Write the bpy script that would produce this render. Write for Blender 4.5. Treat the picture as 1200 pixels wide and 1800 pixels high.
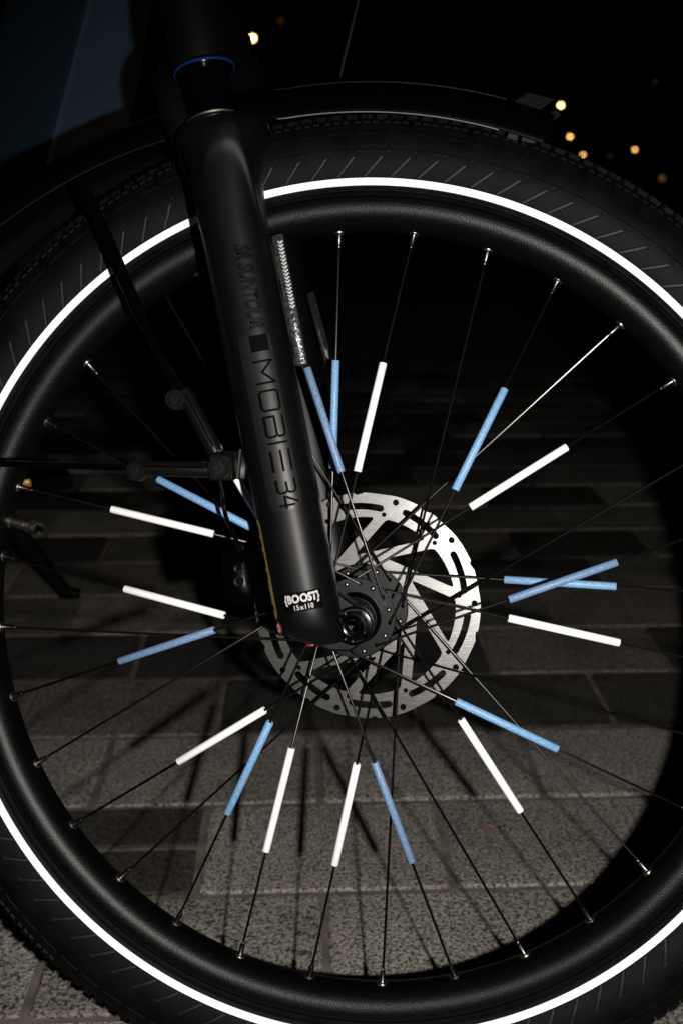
import bpy, bmesh, math, random
from math import sin, cos, pi, radians, atan2, hypot, sqrt
from mathutils import Vector as V, Matrix
random.seed(7)
R = radians
for o in list(bpy.data.objects): bpy.data.objects.remove(o, do_unlink=True)
scene = bpy.context.scene
col = scene.collection

# ------------------------------------------------------------------ camera, sky, flash, exposure
CAM_H = 0.697                       # lens height above the paving (m)
PITCH = math.atan(0.3)              # the lens looks down 16.7 degrees
FPX = 2000.0                        # focal length in photo pixels (photo 1200 x 1800)
cd = bpy.data.cameras.new('camera'); cam = bpy.data.objects.new('camera', cd); col.objects.link(cam)
cd.sensor_fit = 'VERTICAL'; cd.sensor_height = 36; cd.sensor_width = 24; cd.lens = 40
cd.clip_start = 0.02; cd.clip_end = 2000
cam.location = (0, 0, CAM_H); cam.rotation_euler = (pi/2 - PITCH, 0, 0)
cd.dof.use_dof = True; cd.dof.focus_distance = 0.86; cd.dof.aperture_fstop = 7.0
scene.camera = cam

w = bpy.data.worlds.new('World'); scene.world = w; w.use_nodes = True
nt = w.node_tree; nt.nodes.clear()
sky = nt.nodes.new('ShaderNodeTexSky'); sky.sky_type = 'NISHITA'; sky.sun_disc = False
sky.sun_elevation = R(-6); sky.sun_rotation = R(160)
bg = nt.nodes.new('ShaderNodeBackground'); bg.inputs['Strength'].default_value = 0.002
wo = nt.nodes.new('ShaderNodeOutputWorld')
nt.links.new(sky.outputs[0], bg.inputs[0]); nt.links.new(bg.outputs[0], wo.inputs[0])

# the photographer's flash, 10 cm to the right of the lens (camera held upright)
fl = bpy.data.lights.new('camera_flash', 'SPOT'); flash = bpy.data.objects.new('camera_flash', fl); col.objects.link(flash)
fl.energy = 52; fl.spot_size = R(80); fl.spot_blend = 0.75; fl.shadow_soft_size = 0.009; fl.color = (1.0, 0.955, 0.90)
flash.location = (0.098, -0.015, CAM_H - 0.027)
flash.rotation_euler = (V((0.02, 0.88, 0.30)) - flash.location).to_track_quat('-Z', 'Y').to_euler()

vs = scene.view_settings; vs.view_transform = 'Standard'; vs.look = 'None'; vs.gamma = 1; vs.exposure = 0.0; vs.use_curve_mapping = False

# ------------------------------------------------------------------ frames of reference
B = Matrix(((1, 0, 0), (0, -sin(PITCH), cos(PITCH)), (0, -cos(PITCH), -sin(PITCH))))   # lens axes (right, down, forward) -> world
RW = Matrix(((0.992129, -0.002193, -0.125201), (0.002193, -0.999389, 0.034889), (-0.125201, -0.034889, -0.991518)))
TW = V((0.015126, 0.077426, 0.884661))
CAMW = V((0, 0, CAM_H))
W3 = B @ RW                                            # wheel axes (forward, up along the wheel, axle towards the viewer) -> world
HUB = B @ TW + CAMW
WM = Matrix.Translation(HUB) @ W3.to_4x4()
def ray(px, py): return V(((px - 600) / FPX, (py - 900) / FPX, 1.0))
def wp(px, py, z):                                     # photo pixel -> point in the wheel frame on the plane at height z along the axle
    o = RW.transposed() @ (-TW); d = RW.transposed() @ ray(px, py)
    return o + d * ((z - o.z) / d.z)
def at(px, py, depth): return CAMW + B @ (ray(px, py) * depth)        # photo pixel at a known depth -> world

# ------------------------------------------------------------------ materials
M = {}
def nodes(name):
    m = bpy.data.materials.new(name); m.use_nodes = True; M[name] = m
    return m, m.node_tree, m.node_tree.nodes['Principled BSDF']
def mat(name, c, rough=0.5, metal=0.0, bump=0.0, scale=400, var=0.0, spec=0.5, coat=0.0, trans=0.0, emit=None, vscale=None, aniso=0):
    m, t, b = nodes(name)
    b.inputs['Base Color'].default_value = (*c, 1); b.inputs['Roughness'].default_value = rough
    b.inputs['Metallic'].default_value = metal; b.inputs['Specular IOR Level'].default_value = spec
    b.inputs['Coat Weight'].default_value = coat; b.inputs['Transmission Weight'].default_value = trans
    if emit: b.inputs['Emission Color'].default_value = (*emit[0], 1); b.inputs['Emission Strength'].default_value = emit[1]
    if bump or var:
        tc = t.nodes.new('ShaderNodeTexCoord'); n = t.nodes.new('ShaderNodeTexNoise')
        n.inputs['Scale'].default_value = scale; n.inputs['Detail'].default_value = 3
        t.links.new(tc.outputs['Object'], n.inputs['Vector'])
        if bump:
            bp = t.nodes.new('ShaderNodeBump'); bp.inputs['Strength'].default_value = bump; bp.inputs['Distance'].default_value = 0.0006
            t.links.new(n.outputs['Fac'], bp.inputs['Height']); t.links.new(bp.outputs[0], b.inputs['Normal'])
        if var:
            n2 = t.nodes.new('ShaderNodeTexNoise'); n2.inputs['Scale'].default_value = vscale or scale; n2.inputs['Detail'].default_value = 4
            t.links.new(tc.outputs['Object'], n2.inputs['Vector'])
            cr = t.nodes.new('ShaderNodeValToRGB')
            cr.color_ramp.elements[0].position = 0.32; cr.color_ramp.elements[1].position = 0.68
            cr.color_ramp.elements[0].color = (*[x * (1 - var) for x in c], 1); cr.color_ramp.elements[1].color = (*[min(1, x * (1 + var)) for x in c], 1)
            t.links.new(n2.outputs['Fac'], cr.inputs[0]); t.links.new(cr.outputs[0], b.inputs['Base Color'])
    return m
mat('letter_gloss', (0.0016, 0.0016, 0.0016), 0.35, spec=0.10)
mat('fork_black', (0.0016, 0.0016, 0.0017), 0.42, bump=0.05, scale=1500, var=0.12, vscale=30, spec=0.17)
mat('rim_black', (0.0014, 0.0014, 0.0015), 0.37, bump=0.34, scale=900, var=0.8, vscale=800, spec=0.17)
mat('rubber', (0.0019, 0.0019, 0.0020), 0.58, bump=0.20, scale=900, var=0.6, vscale=45, spec=0.07)
mat('rubber_rib', (0.0060, 0.0060, 0.0062), 0.5, bump=0.2, scale=900, spec=0.15, var=0.6, vscale=120)
mat('plastic_black', (0.0030, 0.0030, 0.0031), 0.38, bump=0.18, scale=700, spec=0.14)
mat('fender_black', (0.0007, 0.0007, 0.0007), 0.25, bump=0.03, scale=250, spec=0.07)
mat('gloss_black', (0.0006, 0.0006, 0.0006), 0.17, spec=0.16)
mat('decal_black', (0.0009, 0.0009, 0.0009), 0.55, spec=0.02)
mat('label_grey', (0.0050, 0.0050, 0.0052), 0.38, bump=0.03, scale=1500, spec=0.22)
mat('anodised_black', (0.0016, 0.0016, 0.0018), 0.30, spec=0.24)
mat('spoke_black', (0.002, 0.002, 0.002), 0.26, spec=0.26)
mat('steel', (0.10, 0.093, 0.083), 0.32, metal=1.0)
mat('bright_steel', (0.24, 0.23, 0.22), 0.36, metal=1.0)
mat('line_steel', (0.085, 0.085, 0.088), 0.34, metal=1.0)
mat('brass_dull', (0.46, 0.43, 0.39), 0.30, metal=1.0)
mat('wiper_silver', (0.20, 0.18, 0.15), 0.45, metal=1.0)
mat('reflective_white', (0.88, 0.88, 0.90), 0.6, var=0.03, scale=700)
mat('reflective_blue', (0.165, 0.330, 0.55), 0.5, var=0.26, scale=900, bump=0.1)
mat('reflective_blue_off_angle', (0.135, 0.220, 0.37), 0.5, var=0.28, scale=900, bump=0.1)  # same blue, darkened to paint the weaker shine of sleeves by angle
mat('sleeve_end', (0.16, 0.17, 0.17), 0.5)
mat('print_white', (0.40, 0.40, 0.40), 0.5)
mat('sticker_yellow', (0.24, 0.18, 0.018), 0.45)
mat('sticker_red', (0.22, 0.008, 0.012), 0.4)
mat('blue_ring', (0.0015, 0.020, 0.12), 0.35)
mat('frame_blue', (0.013, 0.028, 0.042), 0.36, spec=0.6, coat=0.1, var=0.08, scale=3)
mat('frame_navy', (0.004, 0.007, 0.016), 0.40, var=0.1, scale=3)
mat('amber', (0.50, 0.20, 0.01), 0.3)
mat('clear_plastic', (0.92, 0.92, 0.90), 0.04, trans=1.0)
mat('ribbed_clear', (0.030, 0.030, 0.032), 0.22, trans=0.2, bump=0.9, scale=420, spec=0.4, var=0.7, vscale=300)
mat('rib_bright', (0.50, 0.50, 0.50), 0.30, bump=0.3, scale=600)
mat('ribbed_smoke', (0.010, 0.010, 0.010), 0.2, bump=1.0, scale=700, spec=0.5)
mat('mesh_grey', (0.022, 0.022, 0.022), 0.6, bump=0.5, scale=1500, spec=0.1)
mat('clip_grey', (0.0026, 0.0026, 0.0026), 0.5, bump=0.2, scale=600, spec=0.1)
mat('cable_grey', (0.012, 0.012, 0.012), 0.4, spec=0.3)
mat('flange_highlight', (0.05, 0.05, 0.055), 0.30, metal=1.0)
mat('pole_dark', (0.02, 0.02, 0.02), 0.5)
mat('lamp_gold', (0.8, 0.6, 0.3), 0.5, emit=((1.0, 0.62, 0.22), 12))
mat('lamp_amber', (0.8, 0.5, 0.2), 0.5, emit=((1.0, 0.50, 0.12), 6.5))
mat('lamp_dim', (0.5, 0.3, 0.1), 0.5, emit=((1.0, 0.46, 0.10), 0.14))
mat('lamp_red', (0.5, 0.2, 0.1), 0.5, emit=((1.0, 0.34, 0.08), 0.035))

def rotor_mat():
    m, t, b = nodes('brushed_steel')
    b.inputs['Metallic'].default_value = 1.0; b.inputs['Roughness'].default_value = 0.30
    b.inputs['Anisotropic'].default_value = 0.0
    tc = t.nodes.new('ShaderNodeTexCoord')
    fac = None; outs = []
    for (ang, sx, sy) in ((0.35, 60, 2600), (1.95, 60, 2600)):
        mp = t.nodes.new('ShaderNodeMapping'); mp.inputs['Rotation'].default_value = (0, 0, ang)
        mp.inputs['Scale'].default_value = (sx, sy, 1)
        n = t.nodes.new('ShaderNodeTexNoise'); n.inputs['Scale'].default_value = 1.0; n.inputs['Detail'].default_value = 2
        t.links.new(tc.outputs['Object'], mp.inputs[0]); t.links.new(mp.outputs[0], n.inputs['Vector']); outs.append(n.outputs['Fac'])
    ad = t.nodes.new('ShaderNodeMath'); ad.operation = 'ADD'; t.links.new(outs[0], ad.inputs[0]); t.links.new(outs[1], ad.inputs[1])
    bp = t.nodes.new('ShaderNodeBump'); bp.inputs['Strength'].default_value = 0.14; bp.inputs['Distance'].default_value = 0.0002
    t.links.new(ad.outputs[0], bp.inputs['Height']); t.links.new(bp.outputs[0], b.inputs['Normal'])
    n3 = t.nodes.new('ShaderNodeTexNoise'); n3.inputs['Scale'].default_value = 35; n3.inputs['Detail'].default_value = 4
    t.links.new(tc.outputs['Object'], n3.inputs['Vector'])
    cr = t.nodes.new('ShaderNodeValToRGB'); cr.color_ramp.elements[0].color = (0.100, 0.099, 0.096, 1); cr.color_ramp.elements[1].color = (0.200, 0.197, 0.192, 1)
    t.links.new(n3.outputs['Fac'], cr.inputs[0]); t.links.new(cr.outputs[0], b.inputs['Base Color'])
    rr = t.nodes.new('ShaderNodeMapRange'); rr.inputs['To Min'].default_value = 0.26; rr.inputs['To Max'].default_value = 0.34
    t.links.new(ad.outputs[0], rr.inputs['Value']); rr.inputs['From Min'].default_value = 0.7; rr.inputs['From Max'].default_value = 1.3
    t.links.new(rr.outputs[0], b.inputs['Roughness'])
rotor_mat()

def granite(name, light, dark, brown, speck, mid=0.5):
    m, t, b = nodes(name)
    L = t.links.new
    geo = t.nodes.new('ShaderNodeNewGeometry'); oi = t.nodes.new('ShaderNodeObjectInfo')
    ofs = t.nodes.new('ShaderNodeVectorMath'); ofs.operation = 'MULTIPLY_ADD'
    L(oi.outputs['Random'], ofs.inputs[0]); ofs.inputs[1].default_value = (7, 13, 5); L(geo.outputs['Position'], ofs.inputs[2])
    n1 = t.nodes.new('ShaderNodeTexNoise'); n1.inputs['Scale'].default_value = speck; n1.inputs['Detail'].default_value = 4.0; n1.inputs['Roughness'].default_value = 0.55
    n2 = t.nodes.new('ShaderNodeTexVoronoi'); n2.inputs['Scale'].default_value = speck * 1.25; n2.inputs['Randomness'].default_value = 1
    n3 = t.nodes.new('ShaderNodeTexNoise'); n3.inputs['Scale'].default_value = 9; n3.inputs['Detail'].default_value = 5
    for n in (n1, n2, n3): L(ofs.outputs[0], n.inputs['Vector'])
    r1 = t.nodes.new('ShaderNodeValToRGB'); e = r1.color_ramp.elements
    e[0].position = 0.41; e[0].color = (*dark, 1); e[1].position = 0.47; e[1].color = (*light, 1)
    x = e.new(0.62); x.color = (*[v * 1.18 for v in light], 1)
    L(n1.outputs['Fac'], r1.inputs[0])
    mx = t.nodes.new('ShaderNodeMix'); mx.data_type = 'RGBA'; mx.blend_type = 'MULTIPLY'; mx.inputs['Factor'].default_value = 0.75
    L(r1.outputs[0], mx.inputs[6])
    bw = t.nodes.new('ShaderNodeRGBToBW'); L(n2.outputs['Color'], bw.inputs[0])
    r2 = t.nodes.new('ShaderNodeValToRGB'); r2.color_ramp.elements[0].color = (0.35, 0.35, 0.36, 1); r2.color_ramp.elements[1].color = (1.15, 1.08, 1.0, 1)
    r2.color_ramp.elements[0].position = 0.15; r2.color_ramp.elements[1].position = 0.6
    L(bw.outputs[0], r2.inputs[0]); L(r2.outputs[0], mx.inputs[7])
    # stains and per stone tone
    mx2 = t.nodes.new('ShaderNodeMix'); mx2.data_type = 'RGBA'; mx2.blend_type = 'MULTIPLY'; mx2.inputs['Factor'].default_value = 1.0
    r3 = t.nodes.new('ShaderNodeValToRGB'); r3.color_ramp.elements[0].position = 0.3; r3.color_ramp.elements[0].color = (0.72, 0.70, 0.68, 1)
    r3.color_ramp.elements[1].position = 0.65; r3.color_ramp.elements[1].color = (1.08, 1.06, 1.04, 1)
    L(n3.outputs['Fac'], r3.inputs[0]); L(mx.outputs[2], mx2.inputs[6]); L(r3.outputs[0], mx2.inputs[7])
    mx3 = t.nodes.new('ShaderNodeMix'); mx3.data_type = 'RGBA'; mx3.blend_type = 'MULTIPLY'; mx3.inputs['Factor'].default_value = 1.0
    mr = t.nodes.new('ShaderNodeMapRange'); mr.inputs['To Min'].default_value = 0.82; mr.inputs['To Max'].default_value = 1.12
    L(oi.outputs['Random'], mr.inputs['Value']); L(mx2.outputs[2], mx3.inputs[6]); L(mr.outputs[0], mx3.inputs[7])
    # rust spots
    n4 = t.nodes.new('ShaderNodeTexNoise'); n4.inputs['Scale'].default_value = 26; n4.inputs['Detail'].default_value = 2; L(ofs.outputs[0], n4.inputs['Vector'])
    r4 = t.nodes.new('ShaderNodeValToRGB'); r4.color_ramp.elements[0].position = 0.70; r4.color_ramp.elements[0].color = (0, 0, 0, 1); r4.color_ramp.elements[1].position = 0.78; r4.color_ramp.elements[1].color = (.7, .7, .7, 1)
    L(n4.outputs['Fac'], r4.inputs[0])
    mx4 = t.nodes.new('ShaderNodeMix'); mx4.data_type = 'RGBA'; mx4.inputs[7].default_value = (*brown, 1)
    L(r4.outputs[0], mx4.inputs['Factor']); L(mx3.outputs[2], mx4.inputs[6])
    L(mx4.outputs[2], b.inputs['Base Color']); b.inputs['Roughness'].default_value = 0.75; b.inputs['Specular IOR Level'].default_value = 0.25
    bp = t.nodes.new('ShaderNodeBump'); bp.inputs['Strength'].default_value = 0.8; bp.inputs['Distance'].default_value = 0.0022
    n5 = t.nodes.new('ShaderNodeTexNoise'); n5.inputs['Scale'].default_value = speck * 0.8; n5.inputs['Detail'].default_value = 6; L(ofs.outputs[0], n5.inputs['Vector'])
    L(n5.outputs['Fac'], bp.inputs['Height']); L(bp.outputs[0], b.inputs['Normal'])
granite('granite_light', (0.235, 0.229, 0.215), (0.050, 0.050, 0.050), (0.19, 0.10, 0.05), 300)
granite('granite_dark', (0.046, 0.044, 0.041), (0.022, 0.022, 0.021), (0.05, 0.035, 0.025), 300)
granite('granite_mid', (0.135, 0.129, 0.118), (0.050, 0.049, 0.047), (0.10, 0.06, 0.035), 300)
mat('mortar', (0.105, 0.088, 0.073), 0.9, bump=0.9, scale=260, var=0.35, vscale=40)
def far_paving():
    m, t, b = nodes('far_paving'); L = t.links.new
    tc = t.nodes.new('ShaderNodeTexCoord'); mp = t.nodes.new('ShaderNodeMapping'); mp.inputs['Rotation'].default_value = (0, 0, -R(2.33))
    br = t.nodes.new('ShaderNodeTexBrick'); br.inputs['Scale'].default_value = 1.0; br.inputs['Brick Width'].default_value = 0.262; br.inputs['Row Height'].default_value = 0.170
    br.inputs['Mortar Size'].default_value = 0.005; br.inputs['Color1'].default_value = (0.13, 0.12, 0.10, 1); br.inputs['Color2'].default_value = (0.05, 0.047, 0.043, 1); br.inputs['Mortar'].default_value = (0.13, 0.10, 0.075, 1)
    L(tc.outputs['Object'], mp.inputs[0]); L(mp.outputs[0], br.inputs['Vector']); L(br.outputs['Color'], b.inputs['Base Color']); b.inputs['Roughness'].default_value = 0.8
far_paving()

# ------------------------------------------------------------------ mesh helpers
class MB:
    def __init__(s): s.v = []; s.f = []
    def add(s, vs, fs):
        n = len(s.v); s.v += [tuple(x) for x in vs]; s.f += [tuple(i + n for i in q) for q in fs]; return s
    def box(s, c, hx, hy, hz, ax=None, b=0.0):
        X, Y, Z = ax or (V((1, 0, 0)), V((0, 1, 0)), V((0, 0, 1))); c = V(c)
        if b <= 0:
            P = [c + X * (i * hx) + Y * (j * hy) + Z * (k * hz) for k in (-1, 1) for j in (-1, 1) for i in (-1, 1)]
            return s.add(P, [(0, 2, 3, 1), (4, 5, 7, 6), (0, 1, 5, 4), (2, 6, 7, 3), (0, 4, 6, 2), (1, 3, 7, 5)])
        ring = []
        for (kz, sh) in ((-hz, b), (-hz + b, 0), (hz - b, 0), (hz, b)):
            for (i, j) in ((-1, -1), (1, -1), (1, 1), (-1, 1)):
                ax_, ay_ = hx - sh, hy - sh
                cx = [(i * (ax_ - b), j * ay_), (i * ax_, j * (ay_ - b))]
                if (i, j) in ((1, -1), (-1, 1)): pass
                else: cx = cx[::-1]
                ring.append([c + X * p + Y * q + Z * kz for p, q in cx])
        P = [p for r in ring for p in r]; F = []
        for k in range(3):
            for i in range(8): F.append((k * 8 + i, k * 8 + (i + 1) % 8, (k + 1) * 8 + (i + 1) % 8, (k + 1) * 8 + i))
        F.append(tuple(range(7, -1, -1))); F.append(tuple(range(24, 32)))
        return s.add(P, F)
    def tube(s, pts, rad, n=10, cap=True, up=None):
        pts = [V(p) for p in pts]; m = len(pts)
        if not hasattr(rad, '__len__'): rad = [rad] * m
        t0 = (pts[1] - pts[0]).normalized(); u = (up or (V((0, 0, 1)) if abs(t0.z) < .9 else V((1, 0, 0)))); u = (u - t0 * u.dot(t0)).normalized()
        P = []
        for i in range(m):
            t = (pts[min(i + 1, m - 1)] - pts[max(i - 1, 0)]).normalized(); u = (u - t * u.dot(t)).normalized(); w_ = t.cross(u)
            ru, rv = rad[i] if hasattr(rad[i], '__len__') else (rad[i], rad[i])
            for k in range(n): a = 2 * pi * k / n; P.append(pts[i] + u * (ru * cos(a)) + w_ * (rv * sin(a)))
        F = [(i * n + k, i * n + (k + 1) % n, (i + 1) * n + (k + 1) % n, (i + 1) * n + k) for i in range(m - 1) for k in range(n)]
        if cap: F += [tuple(range(n - 1, -1, -1)), tuple(range((m - 1) * n, m * n))]
        return s.add(P, F)
    def lathe(s, prof, n=64, c=(0, 0, 0), ax=None, closed=False, a0=0, a1=2 * pi):   # prof: (radius, height along ax)
        X, Y, Z = ax or (V((1, 0, 0)), V((0, 1, 0)), V((0, 0, 1))); c = V(c); m = len(prof); full = abs(a1 - a0 - 2 * pi) < 1e-6
        ns = n if full else n + 1
        P = [c + X * (r * cos(a0 + (a1 - a0) * k / n)) + Y * (r * sin(a0 + (a1 - a0) * k / n)) + Z * h for k in range(ns) for r, h in prof]
        F = []
        for k in range(n):
            k2 = (k + 1) % ns
            for i in range(m if closed else m - 1):
                j = (i + 1) % m; F.append((k * m + i, k2 * m + i, k2 * m + j, k * m + j))
        return s.add(P, F)
    def build(s, name, mt, parent=None, smooth=True, angle=40, kind=None, label=None):
        me = bpy.data.meshes.new(name); me.from_pydata(s.v, [], s.f); me.validate(clean_customdata=False)
        bm = bmesh.new(); bm.from_mesh(me); bmesh.ops.remove_doubles(bm, verts=bm.verts, dist=1e-6); bmesh.ops.recalc_face_normals(bm, faces=bm.faces)
        bm.to_mesh(me); bm.free()
        if smooth: me.shade_smooth(); me.set_sharp_from_angle(angle=R(angle))
        return link(name, me, mt, parent, kind, label)
def link(name, me, mt, parent=None, kind=None, label=None):
    if mt and not me.materials: me.materials.append(M[mt])
    o = bpy.data.objects.new(name, me); col.objects.link(o)
    if parent: o.parent = parent
    if kind: o['kind'] = kind
    if label: o['label'] = label
    return o
def share(src, parent, mtx=None):
    o = src.copy(); col.objects.link(o); o.parent = parent
    if mtx is not None: o.matrix_basis = mtx
    return o
def tag(o, label, cat, group=None):
    o['label'] = label; o['category'] = cat
    if group: o['group'] = group
def smooth_path(pts, n=8):                              # Catmull-Rom
    pts = [V(p) for p in pts]; out = []
    for i in range(len(pts) - 1):
        p0 = pts[max(i - 1, 0)]; p1 = pts[i]; p2 = pts[i + 1]; p3 = pts[min(i + 2, len(pts) - 1)]
        for k in range(n):
            t = k / n; out.append(0.5 * ((2 * p1) + (p2 - p0) * t + (2 * p0 - 5 * p1 + 4 * p2 - p3) * t * t + (3 * p1 - p0 - 3 * p2 + p3) * t ** 3))
    out.append(pts[-1]); return out
def curve_mesh(loops, ext, bev=0.0, name='plate'):      # filled flat outline(s) with holes, extruded to +-ext
    cu = bpy.data.curves.new(name, 'CURVE'); cu.dimensions = '2D'; cu.fill_mode = 'BOTH'; cu.extrude = ext; cu.bevel_depth = bev; cu.bevel_resolution = 2
    for lp in loops:
        sp = cu.splines.new('POLY'); sp.points.add(len(lp) - 1)
        for q, (x, y) in zip(sp.points, lp): q.co = (x, y, 0, 1)
        sp.use_cyclic_u = True
    o = bpy.data.objects.new(name, cu); col.objects.link(o)
    dg = bpy.context.evaluated_depsgraph_get(); me = bpy.data.meshes.new_from_object(o.evaluated_get(dg))
    bpy.data.objects.remove(o); bpy.data.curves.remove(cu)
    return me
def text_mesh(body, size, bold=0.0, spacing=1.0, shear=0.0):
    cu = bpy.data.curves.new('text', 'FONT'); cu.body = body; cu.size = size; cu.offset = bold; cu.space_character = spacing; cu.shear = shear
    cu.align_x = 'CENTER'; cu.align_y = 'CENTER'; cu.resolution_u = 4
    o = bpy.data.objects.new('text', cu); col.objects.link(o)
    dg = bpy.context.evaluated_depsgraph_get(); me = bpy.data.meshes.new_from_object(o.evaluated_get(dg))
    bpy.data.objects.remove(o); bpy.data.curves.remove(cu); return me

# ------------------------------------------------------------------ ground
G_A = R(2.33); EU = V((cos(G_A), sin(G_A), 0)); EV = V((-sin(G_A), cos(G_A), 0))
g = MB()
for (x0, x1, y0, y1) in ((-150, 150, -20, 400),):
    g.add([(x0, y0, -0.0036), (x1, y0, -0.0036), (x1, y1, -0.0036), (x0, y1, -0.0036)], [(0, 1, 2, 3)])
ground = g.build('ground', 'mortar', smooth=False); ground['kind'] = 'structure'
PW, PD, JT = 0.262, 0.170, 0.0085
V_FAR = 0.99 + PD * 18; V_NEAR = 0.99 - PD * 4; U_L = -2.3; U_R = 2.2
fp = MB()                                               # paving carries on past the stones that can be told apart
def quad_uv(u0, u1, v0, v1, z): return [EU * u0 + EV * v0 + V((0, 0, z)), EU * u1 + EV * v0 + V((0, 0, z)), EU * u1 + EV * v1 + V((0, 0, z)), EU * u0 + EV * v1 + V((0, 0, z))]
for (a, b, c, d) in ((-120, 120, V_FAR, 380), (-120, U_L, -10, V_FAR), (U_R, 120, -10, V_FAR), (U_L, U_R, -10, V_NEAR)):
    fp.add(quad_uv(a, b, c, d, -0.0025), [(0, 1, 2, 3)])
pav = fp.build('paving', 'far_paving', smooth=False); pav['kind'] = 'structure'
def stone_mesh(wd, dp, k):
    rnd = random.Random(k); bm = bmesh.new()
    hx, hy = wd / 2 - JT / 2, dp / 2 - JT / 2
    def loop(sh, z, jit):
        L_ = []
        for (x0, y0, x1, y1) in ((-1, -1, 1, -1), (1, -1, 1, 1), (1, 1, -1, 1), (-1, 1, -1, -1)):
            for t in (0.02, 0.34, 0.66, 0.98):
                x = (x0 + (x1 - x0) * t) * (hx - sh); y = (y0 + (y1 - y0) * t) * (hy - sh)
                L_.append(bm.verts.new((x + rnd.uniform(-jit, jit), y + rnd.uniform(-jit, jit), z + rnd.uniform(-jit, jit) * .3)))
        return L_
    a = loop(0, -0.02, 0); b = loop(0.0, -0.0020, 0.0009); c = loop(0.0022, -0.0003, 0.0008)
    n = len(a)
    for p, q in ((a, b), (b, c)):
        for i in range(n): bm.faces.new((p[i], p[(i + 1) % n], q[(i + 1) % n], q[i]))
    bm.faces.new(c)
    bmesh.ops.recalc_face_normals(bm, faces=bm.faces)
    me = bpy.data.meshes.new('paver'); bm.to_mesh(me); bm.free(); return me
PM = {}
def stone(u, v, wd, dp, mt, k):
    key = (round(wd, 3), round(dp, 3), mt, k % 3)
    if key not in PM: PM[key] = stone_mesh(wd, dp, k % 3 + int(wd * 1000)); PM[key].materials.append(M[mt])
    o = bpy.data.objects.new('paver', PM[key]); col.objects.link(o); o.parent = ground
    o.location = EU * u + EV * v + V((0, 0, random.uniform(-.0008, .0008)))
    o.rotation_euler = (random.uniform(-.003, .003), random.uniform(-.003, .003), G_A + random.uniform(-.004, .004))
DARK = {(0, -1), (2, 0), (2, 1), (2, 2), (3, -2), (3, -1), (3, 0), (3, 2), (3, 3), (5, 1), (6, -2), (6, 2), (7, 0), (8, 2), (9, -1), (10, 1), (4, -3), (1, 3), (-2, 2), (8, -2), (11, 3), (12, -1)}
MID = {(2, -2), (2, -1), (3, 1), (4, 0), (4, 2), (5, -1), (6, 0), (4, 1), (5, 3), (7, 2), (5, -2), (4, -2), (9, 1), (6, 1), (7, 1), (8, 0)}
for r in range(-4, 18):
    v = 0.99 + PD * (r + 0.5); phase = -0.107 if r % 2 == 0 else 0.022
    for c in range(-9, 9):
        u = phase + PW * (c + 0.5)
        if not (U_L < u < U_R): continue
        if abs(u) > 0.75 + v * 0.42: continue
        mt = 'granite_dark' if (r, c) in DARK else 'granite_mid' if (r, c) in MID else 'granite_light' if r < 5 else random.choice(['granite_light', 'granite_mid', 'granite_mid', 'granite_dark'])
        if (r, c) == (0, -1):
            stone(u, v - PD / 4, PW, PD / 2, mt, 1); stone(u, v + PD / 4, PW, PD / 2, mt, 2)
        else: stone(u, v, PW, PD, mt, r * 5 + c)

# ------------------------------------------------------------------ the bicycle
TYRE_R = 0.381
base_w = WM @ V((0, -TYRE_R, 0)); 
bike = bpy.data.objects.new('bicycle', None); col.objects.link(bike); bike.empty_display_size = 0.1
bike.matrix_world = Matrix.Translation(base_w) @ W3.to_4x4()
tag(bike, 'black electric bicycle, front wheel lit by flash, white and blue reflective sleeves on its spokes', 'bicycle')
UPM = Matrix.Translation((0, TYRE_R, 0))                # parts are modelled round the hub
def part(o): o.parent = bike; o.matrix_basis = UPM; return o
WINV = WM.inverted()
def wl(p): return WINV @ V(p)                           # world -> wheel frame

# --- rim
rp = [(0.2930, 0.0), (0.2933, 0.0045), (0.2943, 0.0090), (0.2962, 0.0128), (0.2990, 0.0160), (0.3025, 0.0184), (0.3065, 0.0198), (0.3105, 0.0202), (0.3135, 0.0197), (0.3152, 0.0186), (0.3158, 0.0172), (0.3165, 0.0160), (0.3180, 0.0158), (0.3180, 0.013), (0.306, 0.011), (0.303, 0.0)]
prof = rp + [(r, -z) for r, z in rp[::-1][1:-1]]
rim = part(MB().lathe(prof, 192, closed=True).build('rim', 'rim_black', angle=60))

# --- tyre
tp = [(0.3120, 0.0125), (0.3165, 0.0150), (0.3190, 0.0192), (0.3215, 0.0212), (0.3285, 0.0245), (0.336, 0.0272), (0.3435, 0.0285), (0.351, 0.0284), (0.3575, 0.0270), (0.3635, 0.0243), (0.3690, 0.0202), (0.3735, 0.0150), (0.3762, 0.0085), (0.3772, 0.0)]
prof = tp + [(r, -z) for r, z in tp[::-1][1:]]
tyre = part(MB().lathe(prof, 256).build('tyre', 'rubber', angle=70))
def tz(r):                                              # sidewall position at a radius
    for (r0, z0), (r1, z1) in zip(tp, tp[1:]):
        if r0 <= r <= r1: return z0 + (z1 - z0) * (r - r0) / (r1 - r0)
    return 0.0
st = [(r, tz(r) + h) for r, h in ((0.3228, .0001), (0.3230, .0005), (0.3254, .0006), (0.3277, .0005), (0.3279, .0001))]
stripe = MB().lathe(st, 256).build('reflective_stripe', 'reflective_white', tyre, label='white reflective stripe round the tyre sidewall')
MB().lathe([(r, -z) for r, z in st], 256).build('reflective_stripe', 'reflective_white', tyre, label='white reflective stripe on the far sidewall')
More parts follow.
